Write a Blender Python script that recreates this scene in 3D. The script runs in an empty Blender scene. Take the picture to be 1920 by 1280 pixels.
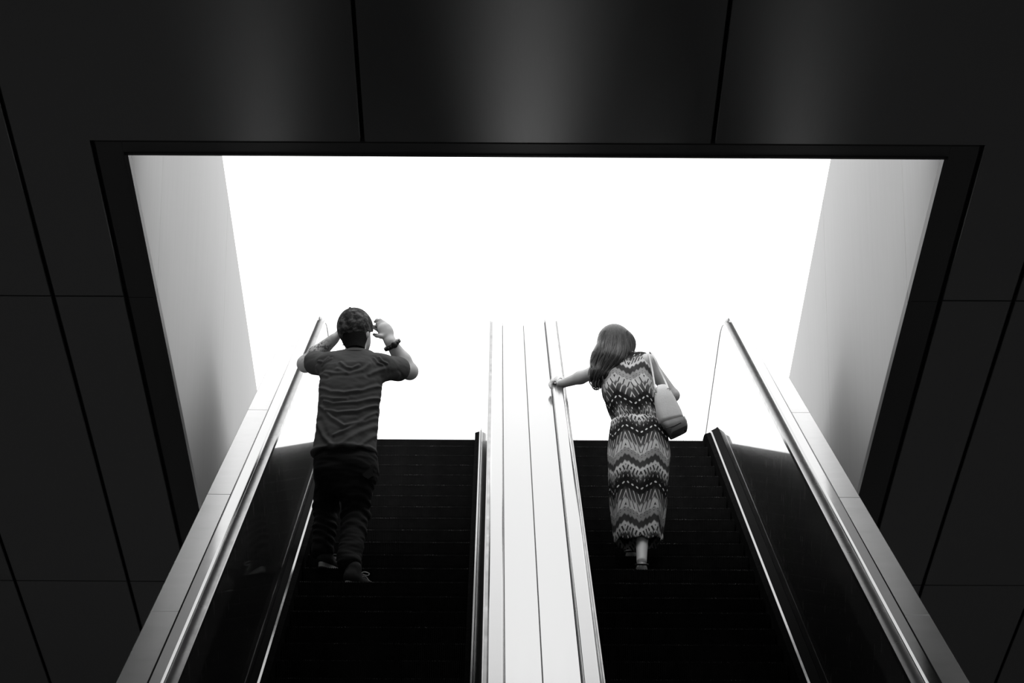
import bpy, math, random
import numpy as np
from mathutils import Vector, Matrix

# ------------------------------------------------------------------ camera, sky, exposure
SC = bpy.context.scene
COL = SC.collection
CAMZ = 1.6                      # eye height above the lobby floor
FPX = 7050.0                    # focal length in pixels of a 1920 wide frame
PITCH = math.atan(3011 / FPX)
YAW = math.radians(0.244)
ROLL = math.radians(0.2)
_f = np.array([math.sin(YAW) * math.cos(PITCH), math.cos(YAW) * math.cos(PITCH), math.sin(PITCH)])
_r0 = np.cross(_f, [0, 0, 1]); _r0 /= np.linalg.norm(_r0)
_u0 = np.cross(_r0, _f)
_r = _r0 * math.cos(ROLL) + _u0 * math.sin(ROLL)
_u = _u0 * math.cos(ROLL) - _r0 * math.sin(ROLL)
cam_data = bpy.data.cameras.new('camera')
cam_data.sensor_width = 36.0
cam_data.lens = FPX / 1920 * 36.0
cam_data.clip_end = 500
cam = bpy.data.objects.new('camera', cam_data)
COL.objects.link(cam)
m = Matrix.Identity(4)
for i in range(3):
    m[i][0] = _r[i]; m[i][1] = _u[i]; m[i][2] = -_f[i]
m[2][3] = CAMZ
cam.matrix_world = m
SC.camera = cam

def at(x, y, D):
    """world point at forward distance D seen at photo pixel (x, y)"""
    v = _f * FPX + _r * (x - 960) - _u * (y - 640)
    v = v * (D / v[1])
    return np.array([v[0], v[1], v[2] + CAMZ])

world = bpy.data.worlds.new('overcast_sky')
SC.world = world
world.use_nodes = True
world.node_tree.nodes['Background'].inputs['Color'].default_value = (1, 1, 1, 1)
world.node_tree.nodes['Background'].inputs['Strength'].default_value = 2.2
SC.view_settings.view_transform = 'Standard'
SC.view_settings.look = 'None'
SC.view_settings.exposure = 0.0
SC.view_settings.gamma = 1.0
SC.view_settings.use_curve_mapping = False

# ------------------------------------------------------------------ helpers
def new_mat(name, base=.5, rough=.5, metal=0.0, ior=1.5, spec=.5):
    mt = bpy.data.materials.new(name)
    mt.use_nodes = True
    b = mt.node_tree.nodes['Principled BSDF']
    b.inputs['Base Color'].default_value = (base, base, base, 1) if not isinstance(base, tuple) else (*base, 1)
    b.inputs['Roughness'].default_value = rough
    b.inputs['Metallic'].default_value = metal
    b.inputs['IOR'].default_value = ior
    b.inputs['Specular IOR Level'].default_value = spec
    return mt

class NT:
    """small node-tree expression helper"""
    def __init__(s, mt):
        s.t = mt.node_tree; s.b = s.t.nodes['Principled BSDF']
    def n(s, kind, **kw):
        nd = s.t.nodes.new(kind)
        for k, v in kw.items(): setattr(nd, k, v)
        return nd
    def put(s, sock, v):
        if isinstance(v, bpy.types.NodeSocket): s.t.links.new(v, sock)
        else: sock.default_value = v
    def m(s, op, a, b=0.0, c=0.0):
        nd = s.n('ShaderNodeMath', operation=op)
        s.put(nd.inputs[0], a); s.put(nd.inputs[1], b); s.put(nd.inputs[2], c)
        return nd.outputs[0]
    def coord(s, which='Object'):
        return s.n('ShaderNodeTexCoord').outputs[which]
    def sep(s, v):
        nd = s.n('ShaderNodeSeparateXYZ'); s.put(nd.inputs[0], v); return nd.outputs
    def mapping(s, v, scale=(1, 1, 1), rot=(0, 0, 0)):
        nd = s.n('ShaderNodeMapping'); s.put(nd.inputs['Vector'], v)
        nd.inputs['Scale'].default_value = scale; nd.inputs['Rotation'].default_value = rot
        return nd.outputs[0]
    def noise(s, v, scale=5, detail=3, rough=.5):
        nd = s.n('ShaderNodeTexNoise'); s.put(nd.inputs['Vector'], v)
        nd.inputs['Scale'].default_value = scale; nd.inputs['Detail'].default_value = detail
        nd.inputs['Roughness'].default_value = rough
        return nd.outputs[0]
    def ramp(s, fac, stops, interp='LINEAR'):
        nd = s.n('ShaderNodeValToRGB'); s.put(nd.inputs[0], fac)
        cr = nd.color_ramp; cr.interpolation = interp
        while len(cr.elements) < len(stops): cr.elements.new(.5)
        for e, (p, g) in zip(cr.elements, stops):
            e.position = p; e.color = (g, g, g, 1)
        return nd.outputs[0]
    def mix(s, fac, a, b):
        nd = s.n('ShaderNodeMix', data_type='FLOAT')
        s.put(nd.inputs[0], fac); s.put(nd.inputs[2], a); s.put(nd.inputs[3], b)
        return nd.outputs[0]
    def base(s, v): s.put(s.b.inputs['Base Color'], v)
    def rough(s, v): s.put(s.b.inputs['Roughness'], v)
    def bump(s, h, strength=.3, dist=.01):
        nd = s.n('ShaderNodeBump'); nd.inputs['Strength'].default_value = strength
        nd.inputs['Distance'].default_value = dist; s.put(nd.inputs['Height'], h)
        s.t.links.new(nd.outputs[0], s.b.inputs['Normal'])

def mesh_obj(name, verts, faces, mat, parent=None, smooth=False, origin=None):
    v = np.asarray(verts, float)
    if origin is None: origin = np.zeros(3)
    me = bpy.data.meshes.new(name)
    me.from_pydata([tuple(p) for p in (v - origin)], [], [tuple(int(i) for i in f) for f in faces])
    me.materials.append(mat)
    if smooth:
        me.polygons.foreach_set('use_smooth', [True] * len(me.polygons))
    me.update()
    o = bpy.data.objects.new(name, me)
    COL.objects.link(o)
    if parent is not None:
        o.parent = parent
        o.location = np.asarray(origin, float) - parent_world(parent)
    else:
        o.location = origin
    return o

def parent_world(p):
    loc = np.zeros(3)
    while p is not None:
        loc = loc + np.array(p.location); p = p.parent
    return loc

def empty(name, loc=(0, 0, 0)):
    o = bpy.data.objects.new(name, None)
    o.empty_display_size = .1
    COL.objects.link(o); o.location = loc
    return o

def tag(o, label, cat, group=None):
    o['label'] = label; o['category'] = cat
    if group: o['group'] = group
    return o

def struct(o):
    o['kind'] = 'structure'; return o

BOXF = [(0, 3, 2, 1), (4, 5, 6, 7), (0, 1, 5, 4), (1, 2, 6, 5), (2, 3, 7, 6), (3, 0, 4, 7)]
def box_v(x0, x1, y0, y1, z0, z1):
    return [(x0, y0, z0), (x1, y0, z0), (x1, y1, z0), (x0, y1, z0), (x0, y0, z1), (x1, y0, z1), (x1, y1, z1), (x0, y1, z1)]
def box(name, x0, x1, y0, y1, z0, z1, mat, parent=None):
    o_ = np.array([(x0 + x1) / 2, (y0 + y1) / 2, z0])
    return mesh_obj(name, box_v(x0, x1, y0, y1, z0, z1), BOXF, mat, parent, origin=o_)

def prism(name, poly, z0, z1, mat, parent=None, bevel=.004):
    """flat panel from a counter-clockwise XY outline, with a small chamfer on its lower edge"""
    n = len(poly); P = np.array(poly, float)
    def inset(d):
        out = []
        for i in range(n):
            a, b, c = P[i - 1], P[i], P[(i + 1) % n]
            d1 = (b - a) / np.linalg.norm(b - a); d2 = (c - b) / np.linalg.norm(c - b)
            n1 = np.array([-d1[1], d1[0]]); n2 = np.array([-d2[1], d2[0]])
            out.append(b + (n1 + n2) / (1 + n1 @ n2) * d)
        return np.array(out)
    Q = inset(bevel)
    v = [(x, y, z0) for x, y in Q] + [(x, y, z0 + bevel) for x, y in P] + [(x, y, z1) for x, y in P]
    f = [tuple(range(n - 1, -1, -1)), tuple(range(2 * n, 3 * n))]
    for k in (0, n):
        for i in range(n):
            j = (i + 1) % n
            f.append((k + i, k + j, k + n + j, k + n + i))
    c = P.mean(0)
    return mesh_obj(name, v, f, mat, parent, origin=np.array([c[0], c[1], z0]))

# ------------------------------------------------------------------ materials
M = {}
# dark brushed metal ceiling cladding
M['ceiling_panel'] = new_mat('dark_satin_panel', .022, .34, 0.0, spec=.75)
t = NT(M['ceiling_panel']); co = t.coord()
nz = t.noise(t.mapping(co, (60, 1.5, 60)), 3, 4)
t.rough(t.m('MULTIPLY_ADD', nz, .08, .34))
M['ceiling_void'] = new_mat('black_void', .004, .9)
M['frame'] = new_mat('dark_frame', .03, .5, spec=.12)
M['well_wall'] = new_mat('pale_satin_panel', .50, .6, spec=0.0)
t = NT(M['well_wall']); co = t.coord()
nz = t.noise(t.mapping(co, (4, 4, .35)), 3, 4)
t.base(t.ramp(nz, [(.25, .485), (.75, .505)]))
M['stone_floor'] = new_mat('dark_stone', .05, .35)
t = NT(M['stone_floor']); t.base(t.ramp(t.noise(t.coord(), 2, 5), [(.3, .32), (.7, .42)]))
M['plaster'] = new_mat('dark_plaster', .06, .7)
t = NT(M['plaster']); t.base(t.ramp(t.noise(t.coord(), 1.5, 4), [(.3, .46), (.7, .54)]))
M['paving'] = new_mat('upper_paving', .3, .6)
t = NT(M['paving']); t.base(t.ramp(t.noise(t.coord(), 4, 4), [(.3, .25), (.7, .33)]))
M['step'] = new_mat('black_step_metal', .02, .5, .0, spec=0.0)
t = NT(M['step']); co = t.coord()
oi = t.n('ShaderNodeObjectInfo'); sx = t.sep(co)
va = t.n('ShaderNodeVectorMath', operation='ADD'); t.put(va.inputs[0], t.mapping(co, (1, .2, .2)))
cb = t.n('ShaderNodeCombineXYZ'); t.put(cb.inputs[0], t.m('MULTIPLY', oi.outputs['Random'], 40.0)); t.put(va.inputs[1], cb.outputs[0])
glint = t.m('MULTIPLY', t.ramp(t.noise(va.outputs[0], 7, 2), [(.45, 0), (.68, 1)]), t.ramp(t.noise(va.outputs[0], 160, 1), [(.5, 0), (.6, 1)]))  # scattered pale dots: glints on the cleat tips, painted into the colour
tip = t.m('GREATER_THAN', sx[2], -.0045)
t.base(t.mix(t.m('MULTIPLY', glint, tip), t.ramp(t.noise(co, 9, 4), [(.35, .013), (.7, .020)]), .22))
M['ledge'] = new_mat('pale_honed_ledge', .40, .22, .5)
t = NT(M['ledge']); co = t.coord()
n1 = t.noise(co, 1.6, 5, .6); n2 = t.noise(t.mapping(co, (1, 1, 1)), 9, 3)
t.base(t.ramp(t.m('ADD', t.m('MULTIPLY', n1, .7), t.m('MULTIPLY', n2, .3)), [(.36, .63), (.5, .68), (.7, .72)]))
t.rough(t.m('MULTIPLY_ADD', n1, .06, .2))
M['deck'] = new_mat('pale_satin_deck', .62, .12, .75)
t = NT(M['deck']); co = t.coord()
t.rough(t.m('MULTIPLY_ADD', t.noise(t.mapping(co, (40, .6, .6)), 3, 3), .05, .06))
M['panel'] = new_mat('polished_steel_panel', .62, .07, 1.0)
t = NT(M['panel']); co = t.coord()
st = t.noise(t.mapping(co, (30, 30, .5)), 3, 4)
t.rough(t.m('MULTIPLY_ADD', st, .16, .16))
t.b.inputs['Coat Weight'].default_value = .6
t.b.inputs['Coat Roughness'].default_value = .035
t.base(t.ramp(t.noise(t.mapping(co, (9, 9, .25)), 2, 3), [(.3, .24), (.7, .33)]))
M['steel'] = new_mat('bright_steel_trim', .42, .18, 1.0)
t = NT(M['steel']); t.rough(t.m('MULTIPLY_ADD', t.noise(t.coord(), 6, 3), .12, .12))
M['dark_steel'] = new_mat('dark_steel_trim', .12, .3, 1.0)
t = NT(M['dark_steel']); t.rough(t.m('MULTIPLY_ADD', t.noise(t.coord(), 5, 3), .2, .2))
M['rubber'] = new_mat('black_handrail_rubber', .018, .1, 0.0, 1.45, .25)
t = NT(M['rubber']); t.rough(t.m('MULTIPLY_ADD', t.noise(t.coord(), 12, 3), .05, .07))
M['decking'] = new_mat('dark_satin_decking', .02, .45, 0.0, spec=0.0)
t = NT(M['decking']); t.rough(t.m('MULTIPLY_ADD', t.noise(t.coord(), 5, 3), .2, .35))
for k_ in ('ledge', 'deck', 'panel', 'steel'):
    _t = {'ledge': .46, 'deck': .5}.get(k_, .5)
    M[k_].node_tree.nodes['Principled BSDF'].inputs['Specular Tint'].default_value = (_t, _t, _t, 1)
M['brush'] = new_mat('black_skirt', .006, .9, spec=0.0)
t = NT(M['brush']); t.base(t.ramp(t.noise(t.coord(), 30, 2), [(.3, .006), (.7, .012)]))

# ------------------------------------------------------------------ the setting
H = 8.9 + CAMZ                  # ceiling soffit
h_ = 8.9
XL, XR = -0.2245 * h_, 0.2706 * h_         # clear opening in the ceiling
XLo, XRo = -0.2431 * h_, 0.2904 * h_       # outer edge of its frame
DN, DNo = 2.054 * h_, 2.0375 * h_
DFAR = 27.0
ROW0, ROW1, ROW2, ROW3 = 1.706 * h_, 2.2697 * h_, 2.832 * h_, 3.394 * h_
ZTOP = 1.339 * h_ + CAMZ              # top of the well walls
RISE = math.tan(math.radians(30))
C0 = -4.35 + CAMZ               # step nosing line: z = RISE * D + C0
DA, RA = 24.0, 1.3              # top transition
DB, RB = (-C0) / RISE, 1.3      # bottom transition
def zc(D):
    """height of the nosing line at forward distance D"""
    a = math.radians(30)
    D0 = DA
    zt = RISE * DA + C0
    if D >= D0:
        if D < D0 + RA * math.sin(a):
            x = (D0 + RA * math.sin(a)) - D
            return zt - RA * math.cos(a) + math.sqrt(RA * RA - x * x)
        return zt + RA * (1 - math.cos(a))
    tb = RB * math.tan(a / 2)
    if D < DB - tb: return 0.0
    De = DB + tb * math.cos(a)
    if D < De:
        x = D - (DB - tb)
        return RB - math.sqrt(max(RB * RB - x * x, 0))
    return RISE * D + C0
ZLAND = zc(40)

struct(box('floor', -11, 11, -11, 30.4, -.2, 0, M['stone_floor']))
struct(box('wall_west', -11.3, -11, -11, 30.4, 0, H + .4, M['plaster']))
struct(box('wall_east', 11, 11.3, -11, 30.4, 0, H + .4, M['plaster']))
struct(box('wall_south', -11, 11, -11.3, -11, 0, H + .4, M['plaster']))
struct(box('wall_north', -11, 11, 30.4, 30.7, 0, H + .06, M['plaster']))

# ceiling: black backing with a hole, and panels hung below it
ceil = empty('ceiling', (0, 0, H)); struct(ceil)
for (a, b, c, d) in ((-11, XLo - .005, -11, 30.4), (XRo + .005, 11, -11, 30.4), (XLo - .005, XRo + .005, -11, DNo - .005), (XLo - .005, XRo + .005, 27.0, 30.4)):
    box('backing_slab', a, b, c, d, H + .06, ZLAND - .02, M['ceiling_void'], ceil)
G = .011
cols = [-.62, -.5985, -.3835, -.2930, -.0818, .1293, .3405, .4294, .64, .66]
cols = [-1.27, -.81, -.5985, -.3835, -.2930, -.0818, .1293, .3405, .4294, .64, .85, 1.27]
rows = [-11.0 / h_, .018, .581, 1.1435, 1.706, 2.2697, 2.832, 3.394, 30.4 / h_]
for ri in range(len(rows) - 1):
    for ci in range(len(cols) - 1):
        x0, x1 = cols[ci] * h_ + G, cols[ci + 1] * h_ - G
        y0, y1 = rows[ri] * h_ + G, rows[ri + 1] * h_ - G
        lo, hi = XLo - .028, XRo + .028
        nd = DNo - .006
        if y1 <= nd or x1 <= lo or x0 >= hi:
            poly = [(x0, y0), (x1, y0), (x1, y1), (x0, y1)]
        elif y0 >= nd:
            if x0 >= lo and x1 <= hi: continue
            if x0 < lo: poly = [(x0, y0), (lo, y0), (lo, y1), (x0, y1)]
            else: poly = [(hi, y0), (x1, y0), (x1, y1), (hi, y1)]
        else:
            if x0 < lo: poly = [(x0, y0), (x1, y0), (x1, nd), (lo, nd), (lo, y1), (x0, y1)]
            elif x1 > hi: poly = [(x0, y0), (x1, y0), (x1, y1), (hi, y1), (hi, nd), (x0, nd)]
            else: poly = [(x0, y0), (x1, y0), (x1, nd), (x0, nd)]
        prism('ceiling_panel', poly, H, H + .055, M['ceiling_panel'], ceil)

# dark frame lining the opening
fr = empty('trim_1', (0, DN, H)); struct(fr)
def frame_piece(x0, x1, y0, y1, lip):
    box('frame_strip', x0, x1, y0, y1, H - .002, H + .05, M['frame'], fr)
for (y0, y1) in ((DNo, ROW1 - .004), (ROW1 + .004, DFAR)):
    box('frame_strip', XLo, XL - .022, max(y0, DNo), y1, H - .004, H + .058, M['frame'], fr)
    box('frame_lip', XL - .020, XL, max(y0, DN), y1, H - .012, H + .06, M['frame'], fr)
    box('frame_strip', XR + .022, XRo, max(y0, DNo), y1, H - .004, H + .058, M['frame'], fr)
    box('frame_lip', XR, XR + .020, max(y0, DN), y1, H - .012, H + .06, M['frame'], fr)
box('frame_strip', XL - .021, XR + .021, DNo, DN - .022, H - .004, H + .058, M['frame'], fr)
box('frame_lip', XL, XR, DN - .020, DN, H - .012, H + .06, M['frame'], fr)

# pale side walls of the well, in tall panels
for side, xa, xb in (('left', XL - .25, XL), ('right', XR, XR + .25)):
    w = empty('wall_' + side, ((xa + xb) / 2, DN, H + .06)); struct(w)
    edges = [DN, ROW1, ROW2, ROW3, ROW3 + 4.85]
    xin = xb if side == 'left' else xa
    s = 1 if side == 'left' else -1
    box('wall_core', min(xa, xa) + .02, xb - .02, DN, edges[-1], H + .062, ZTOP - .002, M['plaster'], w)
    for a, b in zip(edges[:-1], edges[1:]):
        f0, f1 = (xin - .018, xin) if s > 0 else (xin, xin + .018)
        box('wall_panel', f0, f1, a + .004, b - .004, H + .061, ZTOP, M['well_wall'], w)
    box('coping', xa, xb, DN, edges[-1], ZTOP, ZTOP + .004, M['well_wall'], w)
# upper level
struct(box('floor_upper', XL, XR, 30.41, 42, ZLAND - .3, ZLAND - .02, M['paving']))
struct(box('wall_near', XL, XR, DN - .2, DN, H + .061, ZLAND - .02, M['frame']))
# ------------------------------------------------------------------ escalators
def d_samples(a, b):
    ds = {a, b}
    for k in range(9):
        ds.add(DA + RA * .5 * k / 8)
        ds.add(DB - .35 + .68 * k / 8)
    return sorted(d for d in ds if a <= d <= b)

def sweep(name, section, a, b, mat, parent, smooth=False):
    """closed (X, h) section carried along the escalator line from D = a to D = b"""
    ds = d_samples(a, b)
    sec = list(section)
    A = sum(sec[i - 1][0] * sec[i][1] - sec[i][0] * sec[i - 1][1] for i in range(len(sec)))
    if A < 0: sec = sec[::-1]
    n = len(sec)
    v = [(x, d, zc(d) + h) for d in ds for x, h in sec]
    f = [tuple(range(n)), tuple((len(ds) - 1) * n + i for i in range(n - 1, -1, -1))]
    for k in range(len(ds) - 1):
        for i in range(n):
            j = (i + 1) % n
            f.append((k * n + i, (k + 1) * n + i, (k + 1) * n + j, k * n + j))
    xm = sum(p[0] for p in sec) / n
    return mesh_obj(name, v, f, mat, parent, smooth, origin=np.array([xm, a, zc(a) + min(p[1] for p in sec)]))

HH, HDECK = .95, .885
D0E, D1E = 3.2, 26.6            # level end to level end of the balustrades

def step_mesh(width, tread, rise):
    """one cleated step: ribbed riser, chamfered nosing, ribbed tread; origin at the nosing"""
    n = int(width / .0105)
    pitch = width / n
    xs, off = [], []
    for i in range(n):
        x = -width / 2 + i * pitch
        xs += [x, x + pitch * .5, x + pitch * .5, x + pitch]
        off += [0, 0, 1, 1]
    path = [((.035, -rise - .03), (-1, 0)), ((.018, -rise * .6), (-1, .1)), ((.006, -rise * .3), (-1, .1)), ((.001, -.0016), (-1, .2)),
            ((.0022, 0), (-.3, 1)), ((tread + .03, 0), (0, 1))]
    v, f = [], []
    m_ = len(path)
    for x, o in zip(xs, off):
        for (d, z), (nd, nz_) in path:
            l = math.hypot(nd, nz_)
            v.append((x, d - nd / l * .006 * o, z - nz_ / l * .006 * o))
    for i in range(len(xs) - 1):
        for j in range(m_ - 1):
            f.append((i * m_ + j, (i + 1) * m_ + j, (i + 1) * m_ + j + 1, i * m_ + j + 1))
    # body: back and underside
    b = len(v)
    v += [(-width / 2, .02, -rise - .05), (width / 2, .02, -rise - .05), (width / 2, tread, -.05), (-width / 2, tread, -.05)]
    f.append((b, b + 3, b + 2, b + 1))
    me = bpy.data.meshes.new('step')
    me.from_pydata(v, [], f)
    me.materials.append(M['step'])
    me.update()
    return me

TREAD = .3648
NOSE0 = 19.43                   # a nosing seen in the photograph
def rail_section(w=.066, r=.011, t_=.026):
    arc = [(w / 2 - r + r * math.sin(a), -r + r * math.cos(a)) for a in np.linspace(0, math.pi / 2, 6)]
    low = [(w / 2, -t_ + r), (w / 2 - .004, -t_), (w / 2 - .02, -t_)]
    right = [(.0, .0), (w / 2 - r - .0015, 0)] + arc + low
    return right + [(-x, z) for x, z in right[:0:-1]]

def handrail(xc, parent):
    path = []
    ds = d_samples(D0E + .35, D1E)
    top = [(d, zc(d) + HH) for d in ds]
    R = .30
    d1, z1 = top[-1]; d0, z0 = top[0]
    end = [(d1 + R * math.sin(a), z1 - R + R * math.cos(a)) for a in np.linspace(.2, math.pi, 12)] + [(d1 - .5, z1 - 2 * R)]
    beg = [(d0 + .5, z0 - 2 * R)] + [(d0 - R * math.sin(a), z0 - R + R * math.cos(a)) for a in np.linspace(math.pi, .2, 12)]
    path = beg + top + end
    sec = rail_section(); n = len(sec)
    P = np.array(path)
    T = np.gradient(P, axis=0); T /= np.linalg.norm(T, axis=1)[:, None]
    N = np.stack([-T[:, 1], T[:, 0]], 1)
    v, f = [], []
    for p, nn in zip(P, N):
        for (x, o) in sec:
            v.append((xc + x, p[0] + nn[0] * o, p[1] + nn[1] * o))
    K = len(P)
    for k in range(K - 1):
        for i in range(n):
            j = (i + 1) % n
            f.append((k * n + i, k * n + j, (k + 1) * n + j, (k + 1) * n + i))
    f += [tuple(range(n - 1, -1, -1)), tuple((K - 1) * n + i for i in range(n))]
    return mesh_obj('handrail', v, f, M['rubber'], parent, True, origin=np.array([xc, d0, z0 - .7]))

def balustrade(esc, Xg, s, qt, qc, outer):
    X = lambda q: Xg + s * q
    sw = lambda name, pts, mat, a=D0E, b=D1E: sweep(name, [(X(q), h) for q, h in pts], a, b, mat, esc)
    # panels, one mirror-polished sheet after another
    d = D0E
    L = 1.12
    edges = list(np.arange(24.62 - L * 19, D1E + .01, L))
    edges = [e for e in edges if D0E + .2 < e < D1E - .3]
    edges = [D0E] + edges + [D1E]
    for a, b in zip(edges[:-1], edges[1:]):
        sw('balustrade_panel', [(0, HDECK - .02), (.056, .10), (.038, .09), (-.018, HDECK - .02)], M['panel'], a + .0015, b - .0015)
    sw('panel_backing', [(-.022, HDECK - .04), (.03, .08), (-.04, .08), (-.06, HDECK - .04)], M['brush'], D0E + .01, D1E - .01)
    sw('handrail_guide', [(.003, HDECK - .018), (.003, HDECK + .012), (-.003, HDECK + .012), (-.003, HDECK - .018)], M['steel'])
    sw('guide_channel', [(-.0032, HDECK - .018), (-.0032, HDECK + .004), (qc - .034, HDECK + .004), (qc - .034, HDECK - .018)], M['dark_steel'])
    sw('guide_core', [(qc + .012, HDECK + .0042), (qc + .012, HH - .029), (qc - .012, HH - .029), (qc - .012, HDECK + .0042)], M['dark_steel'])
    sw('inner_decking', [(.0565, .096), (qt - .006, .072), (qt - .006, .04), (.0565, .04)], M['decking'])
    sw('decking_edge', [(qt - .0058, .070), (qt + .004, .062), (qt + .004, .035), (qt - .0058, .035)], M['steel'])
    sw('skirt', [(qt + .0042, .058), (qt + .034, .048), (qt + .034, -.34), (qt + .0042, -.34)], M['brush'])
    handrail(X(qc), esc)
    # rounded newel end plate under the level rail at the top
    d1, z1 = D1E, zc(D1E)
    for (dd, sg) in ((D1E, 1), (D0E, -1)):
        zz = zc(dd)
        pts = [(dd, zz + HH - .06)]
        for a in np.linspace(0, math.pi, 10):
            pts.append((dd + sg * .26 * math.sin(a), zz + HH - .32 + .26 * math.cos(a)))
        pts += [(dd + sg * .02, zz + .05), (dd, zz + .05)]
        x0, x1 = X(-.02), X(-.055)
        n = len(pts)
        v = [(x0, a_, b_) for a_, b_ in pts] + [(x1, a_, b_) for a_, b_ in pts]
        f = [tuple(range(n)), tuple(range(2 * n - 1, n - 1, -1))] + [(i, (i + 1) % n + 0, (i + 1) % n + n, i + n) for i in range(n)]
        mesh_obj('newel_plate', v, f, M['panel'], esc, origin=np.array([(x0 + x1) / 2, dd, zz]))
    if outer is not None:
        qo = s * (outer - Xg)
        # ledge in long slabs with fine butt joints
        joints = [14.87 + 2.64 * k for k in range(-4, 6)]
        joints = [D0E] + [j for j in joints if D0E + .3 < j < D1E - .3] + [D1E]
        for a, b in zip(joints[:-1], joints[1:]):
            sw('ledge_slab', [(qc - .036, HDECK - .03), (qc - .036, HDECK - .002), (qc - .038, HDECK), (qo + .003, HDECK), (qo, HDECK - .003), (qo, HDECK - .03)], M['ledge'], a + .005, b - .005)
        sw('outer_cladding', [(-.065, HDECK - .031), (qo + .006, HDECK - .031), (qo + .006, -.9), (-.065, -.9)], M['frame'])

def make_escalator(label, x0, x1, sides):
    esc = empty('escalator', ((x0 + x1) / 2, DB, 0))
    tag(esc, label, 'escalator', 'pair of parallel escalators')
    w = x1 - x0 - .004
    global STEP
    k0 = -int((NOSE0 - (DB + .1)) / TREAD)
    for k in range(k0 - 4, 22):
        d = NOSE0 + k * TREAD
        # nosing follows the line, flattening in the two transitions
        o = bpy.data.objects.new('step', STEP)
        COL.objects.link(o); o.parent = esc
        z = zc(d)
        if z < .001: z = -.002 + 0
        o.location = Vector(((x0 + x1) / 2, d, z)) - esc.location
        if z <= 0 or d > D1E - .2:
            bpy.data.objects.remove(o)
    for sd in sides: balustrade(esc, *sd)
    sweep('truss', [(x0 - .05, -.42), (x1 + .05, -.42), (x1 + .05, -.95), (x0 - .05, -.95)], DB + .6, 24.6, M['frame'], esc)
    box('landing_plate', x0 - .04, x1 + .04, 25.0, 28.0, ZLAND - .018, ZLAND, M['step'], esc)
    return esc

LX0, LX1 = -1.075, -.150
RX0, RX1 = .512, 1.440
STEP = step_mesh(LX1 - LX0 - .004, TREAD, TREAD * RISE)
escL = make_escalator('left escalator carrying the man in the cap, black ribbed steps', LX0, LX1,
                      [(-1.205, 1, .092, -.065, -1.441), (-.050, -1, .066, -.050, None)])
escR = make_escalator('right escalator carrying the woman in the long dress, black ribbed steps', RX0, RX1,
                      [(.414, 1, .064, -.050, None), (1.583, -1, .106, -.062, 1.812)])

# pale deck between the two escalators, in two long strips
dk = empty('median_deck', (.15, DB, 0))
tag(dk, 'pale metal deck between the two escalators, split by a thin joint', 'deck')
for a, b in ((.036, .1785), (.1815, .327)):
    sweep('deck_strip', [(a, HDECK - .03), (b, HDECK - .03), (b, HDECK - .0015), (b - .0015, HDECK), (a + .0015, HDECK), (a, HDECK - .0015)], D0E, D1E, M['deck'], dk)
sweep('deck_core', [(.016, HDECK - .031), (.347, HDECK - .031), (.347, -.9), (.016, -.9)], D0E + .01, D1E - .01, M['frame'], dk)
sweep('deck_end_cap', [(.016, HDECK - .031), (.347, HDECK - .031), (.347, .0), (.016, .0)], D1E - .009, D1E, M['deck'], dk)

# added fill lamps, out of view, brightening the ceiling sides and the lobby
M['fill_lamp_lens'] = new_mat('fill_lamp_lens', .8, .4)
_b = M['fill_lamp_lens'].node_tree.nodes['Principled BSDF']
_b.inputs['Emission Color'].default_value = (1, 1, 1, 1); _b.inputs['Emission Strength'].default_value = 3.0
M['fill_lamp_ring'] = new_mat('fill_lamp_ring', .5, .3, 1.0)
def disk_prism(name, r0, r1, z0, z1, mat, parent, n=24):
    a = np.linspace(0, 2 * math.pi, n, endpoint=False)
    o_ = parent_world(parent)
    v = [(o_[0] + r * math.cos(t_), o_[1] + r * math.sin(t_), o_[2] + z) for r, z in ((r1, z0), (r1, z1), (r0, z1), (r0, z0)) for t_ in a]
    f = [(k * n + i, k * n + (i + 1) % n, ((k + 1) % 4) * n + (i + 1) % n, ((k + 1) % 4) * n + i) for k in range(4) for i in range(n)]
    if r0 < .001: f = f[:3 * n]
    return mesh_obj(name, v, f, mat, parent, origin=o_)
where = {(-5.5, -5): 'southwest corner', (5.5, -5): 'southeast corner', (-5.5, 2): 'west wall', (5.5, 2): 'east wall', (-7.5, 8): 'west wall near the left escalator', (7.5, 8): 'east wall near the right escalator', (-7.5, 18.5): 'north wall left of the opening', (7.5, 18.5): 'north wall right of the opening'}
for (x, y), w_ in where.items():
    lp = empty('fill_lamp', (x, y, H - .03)); tag(lp, 'added round fill lamp, unseen, in the ceiling by the ' + w_, 'lamp', 'added fill lamps of the hall')
    disk_prism('rim', .14, .18, 0, .03, M['fill_lamp_ring'], lp)
    disk_prism('lens', .0005, .138, .008, .02, M['fill_lamp_lens'], lp)
    ld = bpy.data.lights.new('fill_lamp_beam', 'AREA'); ld.shape = 'DISK'; ld.size = .26; ld.energy = 195 if x < 0 else 140
    lo = bpy.data.objects.new('beam', ld); COL.objects.link(lo); lo.parent = lp; lo.location = (0, 0, -.01)
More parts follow.
